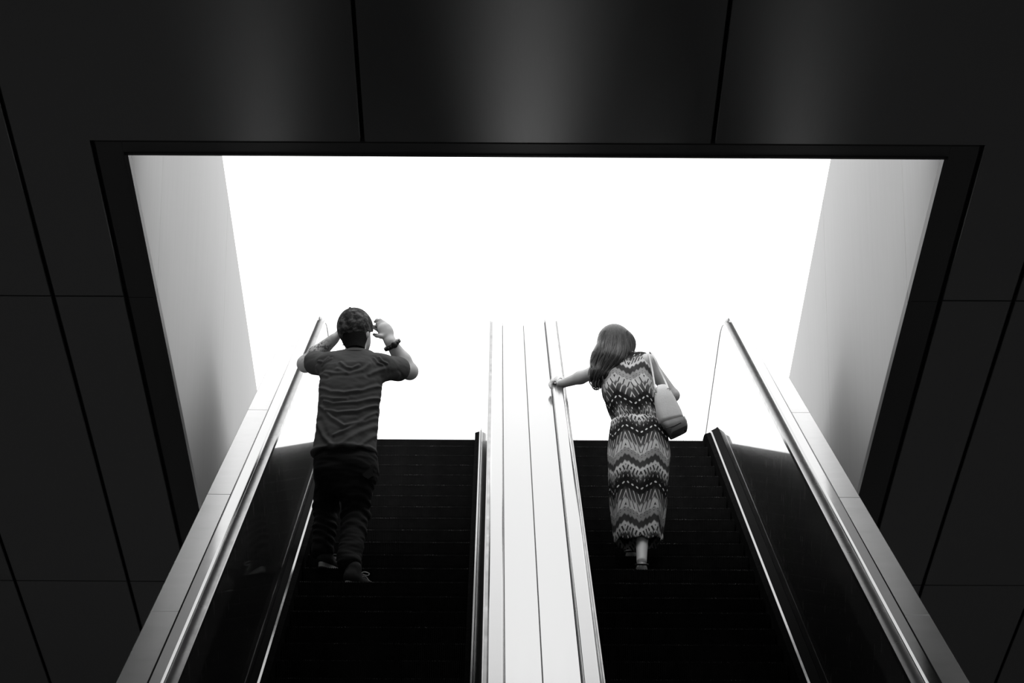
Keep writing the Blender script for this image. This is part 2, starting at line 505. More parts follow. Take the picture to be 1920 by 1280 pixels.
# ------------------------------------------------------------------ smooth solids for the figures
class Solid:
    """signed-distance volume with smooth unions, turned into one continuous surface"""
    def __init__(s, lo, hi, vox):
        s.lo = np.array(lo, float); s.vox = vox
        s.n = (np.ceil((np.array(hi) - s.lo) / vox)).astype(int) + 1
        s.ax = [s.lo[i] + vox * np.arange(s.n[i]) for i in range(3)]
        s.d = np.full(s.n, .2, np.float32)
    def sub(s, a, b, pad):
        sl = []
        for i in range(3):
            i0 = max(int((a[i] - pad - s.lo[i]) / s.vox), 0)
            i1 = min(int((b[i] + pad - s.lo[i]) / s.vox) + 2, s.n[i])
            sl.append(slice(i0, max(i1, i0)))
        sl = tuple(sl)
        P = (s.ax[0][sl[0]][:, None, None], s.ax[1][sl[1]][None, :, None], s.ax[2][sl[2]][None, None, :])
        return sl, P
    def blend(s, sl, d, k):
        c = s.d[sl]
        if k > 0:
            h = np.maximum(k - np.abs(c - d), 0) / k
            s.d[sl] = np.minimum(c, d) - h * h * k * .25
        else: s.d[sl] = np.minimum(c, d)
    def cone(s, a, b, r1, r2, k=.02, flat=None, fs=1.0):
        a = np.array(a, float); b = np.array(b, float)
        r = max(r1, r2)
        sl, (x, y, z) = s.sub(np.minimum(a, b), np.maximum(a, b), r + k + .02)
        ab = b - a; l2 = max(ab @ ab, 1e-9)
        px, py, pz = x - a[0], y - a[1], z - a[2]
        t_ = np.clip((px * ab[0] + py * ab[1] + pz * ab[2]) / l2, 0, 1)
        qx, qy, qz = px - ab[0] * t_, py - ab[1] * t_, pz - ab[2] * t_
        d2 = qx * qx + qy * qy + qz * qz
        if flat is not None:
            f_ = np.array(flat, float); f_ /= np.linalg.norm(f_)
            c = qx * f_[0] + qy * f_[1] + qz * f_[2]
            d2 = d2 + c * c * (fs * fs - 1)
        s.blend(sl, np.sqrt(d2) - (r1 + (r2 - r1) * t_), k)
    def chain(s, pts, rs, k=.012):
        for i in range(len(pts) - 1): s.cone(pts[i], pts[i + 1], rs[i], rs[i + 1], k)
    def ell_d(s, P, c, r, R):
        x, y, z = P[0] - c[0], P[1] - c[1], P[2] - c[2]
        if R is not None:
            x, y, z = (R[0][0] * x + R[1][0] * y + R[2][0] * z, R[0][1] * x + R[1][1] * y + R[2][1] * z, R[0][2] * x + R[1][2] * y + R[2][2] * z)
        k0 = np.sqrt((x / r[0]) ** 2 + (y / r[1]) ** 2 + (z / r[2]) ** 2)
        k1 = np.sqrt((x / r[0] ** 2) ** 2 + (y / r[1] ** 2) ** 2 + (z / r[2] ** 2) ** 2) + 1e-9
        return k0 * (k0 - 1) / k1
    def ell(s, c, r, R=None, k=.02):
        c = np.array(c, float); m_ = max(r)
        sl, P = s.sub(c, c, m_ + k + .02)
        s.blend(sl, s.ell_d(P, c, r, R), k)
    def loft(s, secs, k=.02):
        """secs: (centre x, centre y, z, half width, half depth) from low to high"""
        S = np.array(sorted(secs, key=lambda q: q[2]), float)
        a = np.array([(S[:, 0] - S[:, 3]).min(), (S[:, 1] - S[:, 4]).min(), S[0, 2]])
        b = np.array([(S[:, 0] + S[:, 3]).max(), (S[:, 1] + S[:, 4]).max(), S[-1, 2]])
        sl, (x, y, z) = s.sub(a, b, k + .03)
        ip = lambda j: np.interp(z, S[:, 2], S[:, j])
        A, B = ip(3), ip(4)
        d = (np.sqrt(((x - ip(0)) / A) ** 2 + ((y - ip(1)) / B) ** 2) - 1) * np.minimum(A, B)
        d = np.maximum(d, np.maximum(S[0, 2] - z, z - S[-1, 2]))
        s.blend(sl, d, k)
    def cut(s, fn):
        x, y, z = s.ax[0][:, None, None], s.ax[1][None, :, None], s.ax[2][None, None, :]
        s.d = np.maximum(s.d, fn(x, y, z)).astype(np.float32)
    def mesh(s):
        d = s.d; ins = d < 0
        n = np.array(d.shape) - 1
        c = np.zeros(n, np.int8)
        for i in (0, 1):
            for j in (0, 1):
                for k in (0, 1):
                    c += ins[i:n[0] + i, j:n[1] + j, k:n[2] + k]
        act = np.argwhere((c > 0) & (c < 8))
        idx = np.full(n, -1, np.int64)
        idx[tuple(act.T)] = np.arange(len(act))
        corners = [(i, j, k) for i in (0, 1) for j in (0, 1) for k in (0, 1)]
        val = np.stack([d[act[:, 0] + i, act[:, 1] + j, act[:, 2] + k] for i, j, k in corners], 1)
        acc = np.zeros((len(act), 3)); cnt = np.zeros(len(act))
        for p in range(8):
            for q in range(p + 1, 8):
                cp, cq = np.array(corners[p]), np.array(corners[q])
                if np.abs(cp - cq).sum() != 1: continue
                va, vb = val[:, p], val[:, q]
                m_ = (va < 0) != (vb < 0)
                t_ = va[m_] / (va[m_] - vb[m_])
                acc[m_] += cp + (cq - cp) * t_[:, None]; cnt[m_] += 1
        V = s.lo + (act + acc / cnt[:, None]) * s.vox
        F = []
        for axi in range(3):
            o1, o2 = (axi + 1) % 3, (axi + 2) % 3
            a0 = [slice(None)] * 3; a1 = [slice(None)] * 3
            a0[axi] = slice(0, -1); a1[axi] = slice(1, None)
            A, B = ins[tuple(a0)], ins[tuple(a1)]
            e = np.argwhere(A != B)
            e = e[(e[:, o1] > 0) & (e[:, o2] > 0) & (e[:, o1] < n[o1]) & (e[:, o2] < n[o2])]
            fl = A[tuple(e.T)]
            q = []
            for da, db in ((1, 1), (0, 1), (0, 0), (1, 0)):
                g = e.copy(); g[:, o1] -= da; g[:, o2] -= db
                q.append(idx[tuple(g.T)])
            q = np.stack(q, 1)
            q[~fl] = q[~fl][:, ::-1]
            F.append(q)
        F = np.concatenate(F)
        return V, F[(F >= 0).all(1)]

def v_normals(V, F):
    a, b, c, d = V[F[:, 0]], V[F[:, 1]], V[F[:, 2]], V[F[:, 3]]
    fn = np.cross(c - a, d - b)
    N = np.zeros_like(V)
    for k in range(4): np.add.at(N, F[:, k], fn)
    return N / (np.linalg.norm(N, axis=1)[:, None] + 1e-12)

def fast_obj(name, V, F, mat, parent, origin, attr=None):
    me = bpy.data.meshes.new(name)
    F = np.asarray(F)
    me.vertices.add(len(V)); me.vertices.foreach_set('co', (np.asarray(V) - origin).astype(np.float32).ravel())
    me.loops.add(F.size); me.loops.foreach_set('vertex_index', F.astype(np.int32).ravel())
    me.polygons.add(len(F)); me.polygons.foreach_set('loop_start', np.arange(0, F.size, F.shape[1], dtype=np.int32))
    me.polygons.foreach_set('loop_total', np.full(len(F), F.shape[1], np.int32))
    me.polygons.foreach_set('use_smooth', np.ones(len(F), bool))
    me.update(calc_edges=True); me.validate()
    if attr:
        for k, w in attr.items():
            a = me.attributes.new(k, 'FLOAT', 'POINT'); a.data.foreach_set('value', np.asarray(w, np.float32))
    me.materials.append(mat)
    o = bpy.data.objects.new(name, me); COL.objects.link(o)
    if parent is not None:
        o.parent = parent; o.location = np.asarray(origin) - parent_world(parent)
    else: o.location = origin
    return o

def seg_dist(px, pz, poly):
    """distance of points in a vertical plane to a polyline"""
    best = np.full(px.shape, 1e9); 
    for (x0, z0), (x1, z1) in zip(poly[:-1], poly[1:]):
        dx, dz = x1 - x0, z1 - z0
        t_ = np.clip(((px - x0) * dx + (pz - z0) * dz) / (dx * dx + dz * dz + 1e-12), 0, 1)
        best = np.minimum(best, np.hypot(px - x0 - dx * t_, pz - z0 - dz * t_))
    return best

_rng = np.random.default_rng(7)
_W = _rng.normal(size=(24, 3)); _PH = _rng.uniform(0, 6.28, 24)
def wob(V, freq, st=(1, 1, 1)):
    """cheap smooth noise in about -1..1"""
    Q = V * np.array(st) * freq
    return np.sin(Q @ _W.T + _PH).sum(1) / 7.0

def tube(name, pts, rad, mat, parent, seg=10, origin=None, flat=None, closed=False, sub=6):
    """smooth tube through points"""
    P = np.array(pts, float); n = len(P)
    # Catmull-Rom
    Q, Rr = [], []
    rad = np.full(n, rad) if np.isscalar(rad) else np.array(rad, float)
    last = n if closed else n - 1
    for i in range(last):
        if closed: p0, p1, p2, p3 = P[i - 1], P[i], P[(i + 1) % n], P[(i + 2) % n]
        else: p0, p1, p2, p3 = P[max(i - 1, 0)], P[i], P[i + 1], P[min(i + 2, n - 1)]
        for u in np.linspace(0, 1, sub, endpoint=False):
            Q.append(.5 * (2 * p1 + (p2 - p0) * u + (2 * p0 - 5 * p1 + 4 * p2 - p3) * u * u + (3 * p1 - p0 - 3 * p2 + p3) * u ** 3))
            Rr.append(rad[i] + (rad[(i + 1) % n] - rad[i]) * u)
    if not closed: Q.append(P[-1]); Rr.append(rad[-1])
    Q = np.array(Q); K = len(Q)
    T = np.roll(Q, -1, 0) - np.roll(Q, 1, 0) if closed else np.gradient(Q, axis=0)
    T /= np.linalg.norm(T, axis=1)[:, None] + 1e-12
    ref = np.array([0, 0, 1.0]) if abs(T[0][2]) < .9 else np.array([1.0, 0, 0])
    V = []
    for k in range(K):
        if k: ref = ref - T[k] * (ref @ T[k])
        u = np.cross(T[k], ref); u /= np.linalg.norm(u); w = np.cross(u, T[k]); ref = w
        for a in np.linspace(0, 2 * math.pi, seg, endpoint=False):
            off = u * math.cos(a) + w * math.sin(a) * (flat if flat else 1)
            V.append(Q[k] + off * Rr[k])
    F = []
    for k in range(K if closed else K - 1):
        k2 = (k + 1) % K
        for i in range(seg):
            j = (i + 1) % seg
            F.append((k * seg + i, k * seg + j, k2 * seg + j, k2 * seg + i))
    if not closed:
        F += [tuple(range(seg - 1, -1, -1)), tuple((K - 1) * seg + i for i in range(seg))]
    return mesh_obj(name, V, F, mat, parent, True, origin=np.array(Q[0]) if origin is None else origin)

def rotz(a): return np.array([[math.cos(a), -math.sin(a), 0], [math.sin(a), math.cos(a), 0], [0, 0, 1]])
def rotx(a): return np.array([[1, 0, 0], [0, math.cos(a), -math.sin(a)], [0, math.sin(a), math.cos(a)]])
def roty(a): return np.array([[math.cos(a), 0, math.sin(a)], [0, 1, 0], [-math.sin(a), 0, math.cos(a)]])

# ------------------------------------------------------------------ the man
M['skin'] = new_mat('skin', .7, .5)
M['shirt'] = new_mat('grey_cotton', .10, .9, spec=.2)
t = NT(M['shirt']); co = t.coord()
t.base(t.ramp(t.noise(co, 5, 4), [(.3, .088), (.7, .112)]))
t.bump(t.noise(co, 420, 2), .25, .002)
M['denim'] = new_mat('black_denim', .018, .85, spec=.2)
t = NT(M['denim']); co = t.coord()
t.base(t.ramp(t.noise(co, 8, 4), [(.3, .007), (.7, .013)])); t.bump(t.noise(co, 500, 2), .3, .002)
M['hair_black'] = new_mat('short_black_hair', .008, .7, spec=.1)
t = NT(M['hair_black']); t.bump(t.noise(t.coord(), 300, 2), .6, .004)
M['camo'] = new_mat('camouflage_cloth', .08, .85, spec=.2)
t = NT(M['camo']); co = t.coord()
n1 = t.noise(t.mapping(co, (1, 1, 1.4)), 26, 2); n2 = t.noise(t.mapping(co, (1, 1, 1.4), (.6, .3, .2)), 34, 2)
c1 = t.ramp(n1, [(0, .035), (.46, .075), (.56, .15)], 'CONSTANT'); 
c2 = t.ramp(n2, [(0, 1.0), (.58, .45)], 'CONSTANT')
mx = t.n('ShaderNodeMix', data_type='RGBA', blend_type='MULTIPLY'); mx.inputs[0].default_value = 1
t.put(mx.inputs[6], c1); t.put(mx.inputs[7], c2); t.base(mx.outputs[2])
M['shoe'] = new_mat('dark_suede', .03, .85, spec=.2)
t = NT(M['shoe']); t.base(t.ramp(t.noise(t.coord(), 40, 3), [(.3, .022), (.7, .036)]))
M['sole'] = new_mat('pale_rubber_sole', .45, .7)
M['lace'] = new_mat('pale_lace', .5, .8)
M['watch'] = new_mat('black_watch', .012, .35)

ZS1, ZS2 = zc(NOSE0), zc(NOSE0 + TREAD)
DM = 19.66
man_o = np.array([at(648, 1085, 19.6)[0], 19.6, ZS1])
man = empty('person', man_o)
tag(man, 'person in grey t-shirt, black trousers and camouflage cap, hands raised to the cap', 'person')

PXM = .00302
def sec(y, xl, xr, hd, D):
    c = at((xl + xr) / 2, y, D); return (c[0], c[1], c[2], (xr - xl) / 2 * PXM * D / 19.66, hd)

# joints
neck = at(667, 664, DM + .03); head = at(667, 621, DM + .06)
shL, elL, wrL = at(616, 679, DM + .03), at(573, 682, DM + .24), at(625, 636, DM + .15)
shR, elR, wrR = at(719, 683, DM + .03), at(768, 696, DM + .22), at(732, 641, DM + .12)
# arm bones aim past the head
body = Solid(man_o + [-.42, -.35, -.05], man_o + [.50, .62, 1.95], .0052)
yaw = math.radians(-31)
RH = rotz(yaw) @ rotx(math.radians(14))
body.ell(head + [0, -.004, .012], (.077, .096, .104), RH, .02)
fwd = RH @ np.array([0, 1, 0]); rgt = RH @ np.array([1, 0, 0]); upv = RH @ np.array([0, 0, 1])
body.ell(head + fwd * .035 - upv * .062, (.058, .062, .062), RH, .03)               # jaw
body.cone(head + fwd * .088 + upv * .005, head + fwd * .108 - upv * .026, .009, .014, .012)   # nose
body.cone(head + fwd * .085 - upv * .058 - rgt * .018, head + fwd * .085 - upv * .058 + rgt * .018, .008, .008, .012)  # lips
body.ell(head + fwd * .075 - upv * .098, (.022, .020, .016), RH, .02)               # chin
body.cone(head + fwd * .086 + upv * .028 - rgt * .03, head + fwd * .086 + upv * .028 + rgt * .03, .010, .010, .015)   # brow
for sg in (-1, 1):
    body.ell(head + rgt * .079 * sg - fwd * .012 - upv * .022, (.012, .021, .032), RH, .008)  # ears
body.cone(neck - [0, 0, .05], head - [0, .012, .05], .062, .057, .03)
# trunk and legs inside the clothes
hipL, hipR = at(624, 866, DM), at(671, 866, DM - .02)
knL, knR = at(611, 948, DM + .22), at(667, 965, DM + .06)
anL, anR = at(605, 1037, DM + .15), at(654, 1062, DM - .09)
body.loft([sec(870, 596, 700, .095, DM), sec(800, 605, 697, .09, DM), sec(720, 604, 712, .098, DM + .01), sec(680, 610, 724, .085, DM + .03), sec(668, 628, 706, .06, DM + .03)], .03)
body.chain([hipL, knL, anL], [.078, .05, .036], .03)
body.chain([hipR, knR, anR], [.078, .05, .036], .03)
for (sh, el, wr) in ((shL, elL, wrL), (shR, elR, wrR)):
    body.cone(sh, el, .055, .047, .02)
    mid = el * .62 + wr * .38
    body.cone(el, mid, .046, .048, .02); body.cone(mid, wr, .048, .031, .02)
# right hand: back of the hand to the camera, fingers on the peak of the cap
palm = at(722, 619, DM + .12)
body.cone(wrR, palm, .031, .044, .02, flat=(-.35, 1, .2), fs=1.7)
body.cone(palm + [.008, 0, -.012], at(717, 611, DM + .13), .040, .034, .015, flat=(-.35, 1, .2), fs=1.7)
body.chain([at(722, 607, DM + .12), at(713, 600.5, DM + .12), at(707, 600, DM + .135), at(703, 603, DM + .15)], [.0115, .0102, .009, .008], .008)
body.chain([at(719, 611, DM + .12), at(713, 606, DM + .12), at(708, 606, DM + .14), at(706, 610, DM + .16)], [.0115, .0102, .009, .008], .007)
body.chain([at(716, 616, DM + .13), at(711, 613, DM + .14), at(708, 615, DM + .17)], [.011, .0095, .008], .007)
body.chain([at(716, 622, DM + .14), at(712, 620, DM + .16), at(709, 621, DM + .19)], [.010, .0085, .0075], .007)
body.chain([at(724, 627, DM + .11), at(714, 630.5, DM + .10), at(706, 629, DM + .11), at(701, 627, DM + .13)], [.014, .0115, .010, .0085], .010)
# left hand: along the left side of the cap
palmL = at(641, 621, DM + .15)
body.cone(wrL, palmL, .027, .034, .02, flat=(1, .2, .2), fs=1.8)
for q, (dy, ln) in enumerate(((-9, .055), (-3, .062), (3, .058), (9, .046))):
    b0 = at(643, 618 + dy, DM + .17)
    b1 = b0 + np.array([.010, ln * .55, .010]); b2 = b1 + np.array([.022, ln * .5, .004])
    body.chain([palmL, b0, b1, b2], [.012, .0105, .0095, .008], .008)
body.chain([palmL + [0, 0, -.02], palmL + [.012, -.035, -.035], palmL + [.03, -.06, -.03]], [.014, .0115, .009], .01)
V, F = body.mesh()
# tattooed forearm
t = NT(M['skin']); co = t.coord()
mid = (elL * .55 + wrL * .45) - man_o
mp = t.n('ShaderNodeVectorMath', operation='DISTANCE'); t.put(mp.inputs[0], co); mp.inputs[1].default_value = tuple(mid)
near = t.ramp(mp.outputs['Value'], [(.07, 1), (.12, 0)])
ink = t.ramp(t.noise(co, 55, 2), [(.52, 0), (.58, 1)])
t.base(t.mix(t.m('MULTIPLY', near, ink), t.ramp(t.noise(co, 12, 3), [(.3, .68), (.7, .74)]), .2))
fast_obj('body', V, F, M['skin'], man, man_o)
for sg in (-1, 1):
    e_ = Solid(head - .2, head + .2, .004); e_.ell(head + fwd * .086 + rgt * .031 * sg + upv * .008, (.012, .012, .012)); a_, b_ = e_.mesh()
    fast_obj('eye', a_, b_, M['sole'], man, man_o)

# hair under the cap
hs = Solid(head - .21, head + .17, .004)
hs.ell(head + [0, -.006, .008], (.081, .100, .108), RH, .0)
hs.ell(head - fwd * .05 - upv * .05, (.058, .05, .055), RH, .03)
hs.cone(head + [0, -.035, -.04], neck + [0, -.018, .02], .060, .052, .03)
hs.cut(lambda x, y, z: ((x - head[0]) * fwd[0] + (y - head[1]) * fwd[1] + (z - head[2]) * fwd[2]) - .012 - .3 * ((z - head[2]) + .02))
hs.cut(lambda x, y, z: (neck[2] + .022) - z)
hs.cut(lambda x, y, z: (z - head[2]) - .05)
V, F = hs.mesh(); fast_obj('hair', V, F, M['hair_black'], man, man_o)

# cap: crown with an arched opening at the back, peak, button
cp = Solid(head - .2, head + .2, .0036)
RC = RH @ rotx(math.radians(15))
cf = RC @ np.array([0, 1, 0]); cu = RC @ np.array([0, 0, 1]); cr = RC @ np.array([1, 0, 0])
cc = head + upv * .020 - fwd * .004
cp.ell(cc, (.098, .117, .116), RC, 0)
cp.cut(lambda x, y, z: -cp.ell_d((x, y, z), cc, (.0925, .1115, .1105), RC))
def low(x, y, z): return (x - cc[0]) * cu[0] + (y - cc[1]) * cu[1] + (z - cc[2]) * cu[2]
def fc(x, y, z): return (x - cc[0]) * cf[0] + (y - cc[1]) * cf[1] + (z - cc[2]) * cf[2]
cp.cut(lambda x, y, z: -(low(x, y, z) + .046 - .42 * np.minimum(fc(x, y, z), 0)))
ar = cc - cf * .11 - cu * .085
cp.cut(lambda x, y, z: -cp.ell_d((x, y, z), ar, (.045, .06, .075), RC))
V, F = cp.mesh()
# sewn panel seams
L = (V - cc) @ np.stack([cr, cf, cu], 1)
ang = np.arctan2(L[:, 0], L[:, 1])
sd = np.abs((ang / (math.pi / 3) + .5) % 1 - .5) * (math.pi / 3) * np.hypot(L[:, 0], L[:, 1])
N = v_normals(V, F)
V = V + N * (.0018 * np.exp(-(sd / .005) ** 2) + .0012 * wob(V, 30))[:, None]
cap = fast_obj('cap', V, F, M['camo'], man, man_o)
bt = Solid(cc + cu * .116 - .03, cc + cu * .116 + .03, .0018); bt.ell(cc + cu * .1175, (.008, .008, .005), RC, 0); V, F = bt.mesh()
fast_obj('button', V, F, M['hair_black'], cap, man_o)
# strap across the opening
pts = [cc + cr * (.086 * math.sin(a)) - cf * (.108 * math.cos(a)) - cu * .078 for a in np.linspace(-.62, .62, 9)]
tube('strap', pts, .010, M['camo'], cap, 8, man_o, flat=.22)
# peak, a curved plate
vv, ff = [], []
nu, nv = 17, 9
for i in range(nu):
    a = -1.02 + 2.04 * i / (nu - 1)
    for j in range(nv):
        s_ = j / (nv - 1)
        r_ = 1.0 + .72 * s_ * math.cos(a * .86) ** .8
        p = cc + cr * (.097 * math.sin(a) * (1 + .10 * s_)) + cf * (.115 * math.cos(a) * r_) - cu * (.026 + .022 * s_ * 0 + .050 * math.sin(a) ** 2 * (.15 + s_)) + cu * .012 * s_
        vv.append(p)
n0 = len(vv)
vv += [p - cu * .0035 for p in vv]
for i in range(nu - 1):
    for j in range(nv - 1):
        a, b, c, d = i * nv + j, (i + 1) * nv + j, (i + 1) * nv + j + 1, i * nv + j + 1
        ff += [(a, d, c, b), (n0 + a, n0 + b, n0 + c, n0 + d)]
rim = [j for j in range(nv)] + [i * nv + nv - 1 for i in range(1, nu)] + [(nu - 1) * nv + j for j in range(nv - 2, -1, -1)] + [i * nv for i in range(nu - 2, 0, -1)]
for a, b in zip(rim, rim[1:] + rim[:1]): ff.append((a, b, n0 + b, n0 + a))
mesh_obj('peak', vv, ff, M['camo'], cap, True, man_o)

# t-shirt
ts = Solid(man_o + [-.42, -.35, .6], man_o + [.45, .5, 1.75], .0058)
ts.loft([sec(851, 585, 706, .140, DM), sec(840, 588, 706, .136, DM), sec(800, 593, 708, .120, DM), sec(760, 596, 712, .118, DM + .005), sec(720, 598, 717, .120, DM + .01), sec(692, 602, 726, .112, DM + .02), sec(676, 612, 724, .088, DM + .03), sec(664, 640, 694, .066, DM + .035)], .03)
ts.cone(at(662, 676, DM + .03), at(618, 684, DM + .04), .062, .062, .05)
ts.cone(at(672, 676, DM + .03), at(716, 688, DM + .04), .062, .062, .05)
ts.cone(at(620, 684, DM + .04), shL + (elL - shL) * .64 + np.array([.004, -.004, .0]), .070, .068, .04)
ts.cone(at(714, 688, DM + .04), shR + (elR - shR) * .60 + np.array([.0, -.004, -.006]), .070, .070, .04)
# open the sleeve ends and the neck
for (sh, el) in ((shL, elL), (shR, elR)):
    ax_ = (el - sh) / np.linalg.norm(el - sh); e0 = sh + (el - sh) * .67
    ts.cut(lambda x, y, z: np.minimum((x - e0[0]) * ax_[0] + (y - e0[1]) * ax_[1] + (z - e0[2]) * ax_[2], .115 - np.sqrt((x - e0[0]) ** 2 + (y - e0[1]) ** 2 + (z - e0[2]) ** 2)))
V, F = ts.mesh(); N = v_normals(V, F)
px2 = lambda pts: [(at(x, y, DM - .1)[0], at(x, y, DM - .1)[2]) for x, y in pts]
zo = lambda L_: px2([(520 + x / 4, 540 + y / 4) for x, y in L_])
folds = [([(470, 545), (515, 590), (560, 600), (610, 575)], .0042, .007), ([(450, 600), (540, 640), (640, 610), (690, 560)], .004, .009),
         ([(350, 600), (410, 628), (520, 640)], .004, .008), ([(315, 715), (400, 770), (500, 788), (640, 768), (790, 690)], .0055, .008),
         ([(325, 790), (420, 830), (520, 835)], .004, .008), ([(345, 830), (420, 866), (600, 860), (770, 790)], .006, .008),
         ([(370, 905), (450, 938), (600, 928), (750, 850)], .0075, .008), ([(320, 860), (410, 975), (500, 1045), (610, 1010), (745, 905)], .0075, .009),
         ([(430, 1115), (540, 1062), (660, 1000), (745, 940)], .006, .009), ([(300, 990), (345, 1110), (410, 1195)], .006, .010),
         ([(480, 1180), (600, 1100), (735, 1010)], .004, .011), ([(620, 1190), (690, 1120), (740, 1070)], .004, .009),
         ([(800, 680), (880, 635), (935, 580)], .006, .007), ([(800, 640), (860, 600), (910, 560)], .005, .007), ([(690, 640), (760, 590), (800, 570)], .005, .009),
         ([(720, 500), (750, 540), (790, 545)], .005, .006), ([(760, 490), (785, 520), (820, 530)], .005, .006), ([(300, 500), (340, 520), (380, 490)], .005, .006),
         ([(330, 540), (360, 520), (400, 500)], .004, .006), ([(220, 560), (250, 610), (300, 640)], .005, .007), ([(290, 530), (300, 590), (370, 640)], .005, .008)]
w = np.zeros(len(V))
back = np.clip(-N[:, 1] * 1.6 + .35, 0, 1)
for pl, A_, sg in folds:
    d_ = seg_dist(V[:, 0], V[:, 2], zo(pl))
    w += 1.25 * A_ * (np.exp(-(d_ / sg) ** 2) - .55 * np.exp(-((d_ - 2.0 * sg) / (1.2 * sg)) ** 2))
w = w * back + .0022 * wob(V, 26, (1, 1, 2.2)) + .0010 * wob(V, 60, (1, 1, 2))
zh = at(645, 849, DM)[2]
w += .006 * np.exp(-((V[:, 2] - zh) / .012) ** 2) + .006 * np.sin(V[:, 0] * 60) * np.clip(1 - (V[:, 2] - zh) / .1, 0, 1)
V = V + N * w[:, None]
shirt = fast_obj('t_shirt', V, F, M['shirt'], man, man_o)
ring = [at(667, 661, DM + .03) + np.array([.072 * math.sin(a), .075 * math.cos(a), -.012 * math.cos(a) * -1 - .006]) for a in np.linspace(0, 2 * math.pi, 20, endpoint=False)]
tube('collar', ring, .0085, M['shirt'], shirt, 8, man_o, closed=True, sub=2)

# trousers
tr = Solid(man_o + [-.32, -.32, .0], man_o + [.32, .5, 1.0], .006)
tr.loft([sec(930, 632, 668, .05, DM), sec(905, 604, 698, .085, DM), sec(888, 594, 706, .110, DM), sec(870, 590, 707, .118, DM), sec(852, 593, 702, .105, DM), sec(838, 598, 698, .09, DM)], .02)
tr.cone(hipL - [0, 0, .035], knL, .096, .074, .05); tr.cone(knL, anL + [0, .01, .015], .070, .060, .03)
tr.cone(hipR + [.004, 0, -.035], knR, .098, .078, .05); tr.cone(knR, anR + [0, 0, .02], .074, .066, .03)
V, F = tr.mesh(); N = v_normals(V, F)
zk = knR[2]
fr_ = np.sin(V[:, 2] * 120 + 3.0 * np.sin(V[:, 0] * 26) + 4.5 * wob(V, 7)) * np.clip(1 - np.abs(V[:, 2] - zk + .03) / .22, 0, 1)
V = V + N * (.005 * fr_ + .005 * wob(V, 24, (.8, .8, 1.8)) + .003 * wob(V, 60, (.6, .6, 1.8)))[:, None]
tro = fast_obj('trousers', V, F, M['denim'], man, man_o)
# back pocket flap
pk = [at(x, y, DM - .105) for x, y in ((679, 872), (698, 870), (700, 890), (690, 897), (680, 892))]
vv = [p + np.array([0, .012 * (p[0] - pk[0][0]) / .06, 0]) for p in pk]
mesh_obj('pocket', vv + [p + np.array([0, .02, 0]) for p in vv], [(0, 1, 2, 3, 4), (9, 8, 7, 6, 5)] + [(i, (i + 1) % 5, (i + 1) % 5 + 5, i + 5) for i in range(5)], M['denim'], tro, False, man_o)

def shoe(heel, ang, parent, po, z):
    dr = np.array([math.sin(ang), math.cos(ang), 0]); sd_ = np.array([dr[1], -dr[0], 0])
    R_ = rotz(-ang)
    base = np.array([heel[0], heel[1], z])
    up = Solid(base - .32, base + .40, .005)
    up.ell(base + dr * .045 + [0, 0, .055], (.040, .050, .052), R_, .03)
    up.ell(base + dr * .13 + [0, 0, .045], (.043, .09, .038), R_, .03)
    up.ell(base + dr * .215 + [0, 0, .036], (.047, .068, .034), R_, .03)
    up.cone(base + dr * .055 + [0, 0, .06], base + dr * .06 + [0, 0, .115], .044, .046, .02)
    up.cut(lambda x, y, zz: (z + .026) - zz)
    V, F = up.mesh(); ob = fast_obj('shoe', V, F, M['shoe'], parent, po)
    pts = []
    for a in np.linspace(0, 2 * math.pi, 36, endpoint=False):
        l = .142 * math.cos(a); wdt = .040 + .009 * (l / .142 > -.2) * math.sin(min(max((l + .03) / .17, 0), 1) * math.pi)
        pts.append(base + dr * (.140 + l) + sd_ * (wdt * math.sin(a) * (1 if abs(l) < .1 else 1)))
    n = len(pts); vv = [p + np.array([0, 0, .001]) for p in pts] + [p * 1 + np.array([0, 0, .028]) for p in pts]
    mesh_obj('sole', vv, [tuple(range(n)), tuple(range(2 * n - 1, n - 1, -1))] + [(i, i + n, (i + 1) % n + n, (i + 1) % n) for i in range(n)], M['sole'], ob, False, po)
    k = base + dr * .115 + np.array([0, 0, .098])
    for sg in (-1, 1):
        tube('lace_loop', [k, k + sd_ * .022 * sg + dr * .01 + [0, 0, .012], k + sd_ * .050 * sg + dr * .02 + [0, 0, .0], k + sd_ * .046 * sg + dr * .012 + [0, 0, -.014], k + sd_ * .018 * sg + [0, 0, -.004]], .0028, M['lace'], ob, 6, po)
        tube('lace_end', [k, k + sd_ * .025 * sg + dr * .02 + [0, 0, -.012], k + sd_ * .04 * sg + dr * .035 + [0, 0, -.04]], .0026, M['lace'], ob, 6, po)
    for q in range(3):
        c_ = base + dr * (.135 + .022 * q) + np.array([0, 0, .090 - .010 * q])
        tube('lace', [c_ - sd_ * .024 - [0, 0, .01], c_ + [0, 0, .002], c_ + sd_ * .024 - [0, 0, .01]], .0028, M['lace'], ob, 6, po)
    return ob
shoe(at(649, 1086, 19.5) + [0, .0, 0], math.radians(38), man, man_o, ZS1)
shoe(at(600, 1060, 19.78), math.radians(26), man, man_o, ZS2)

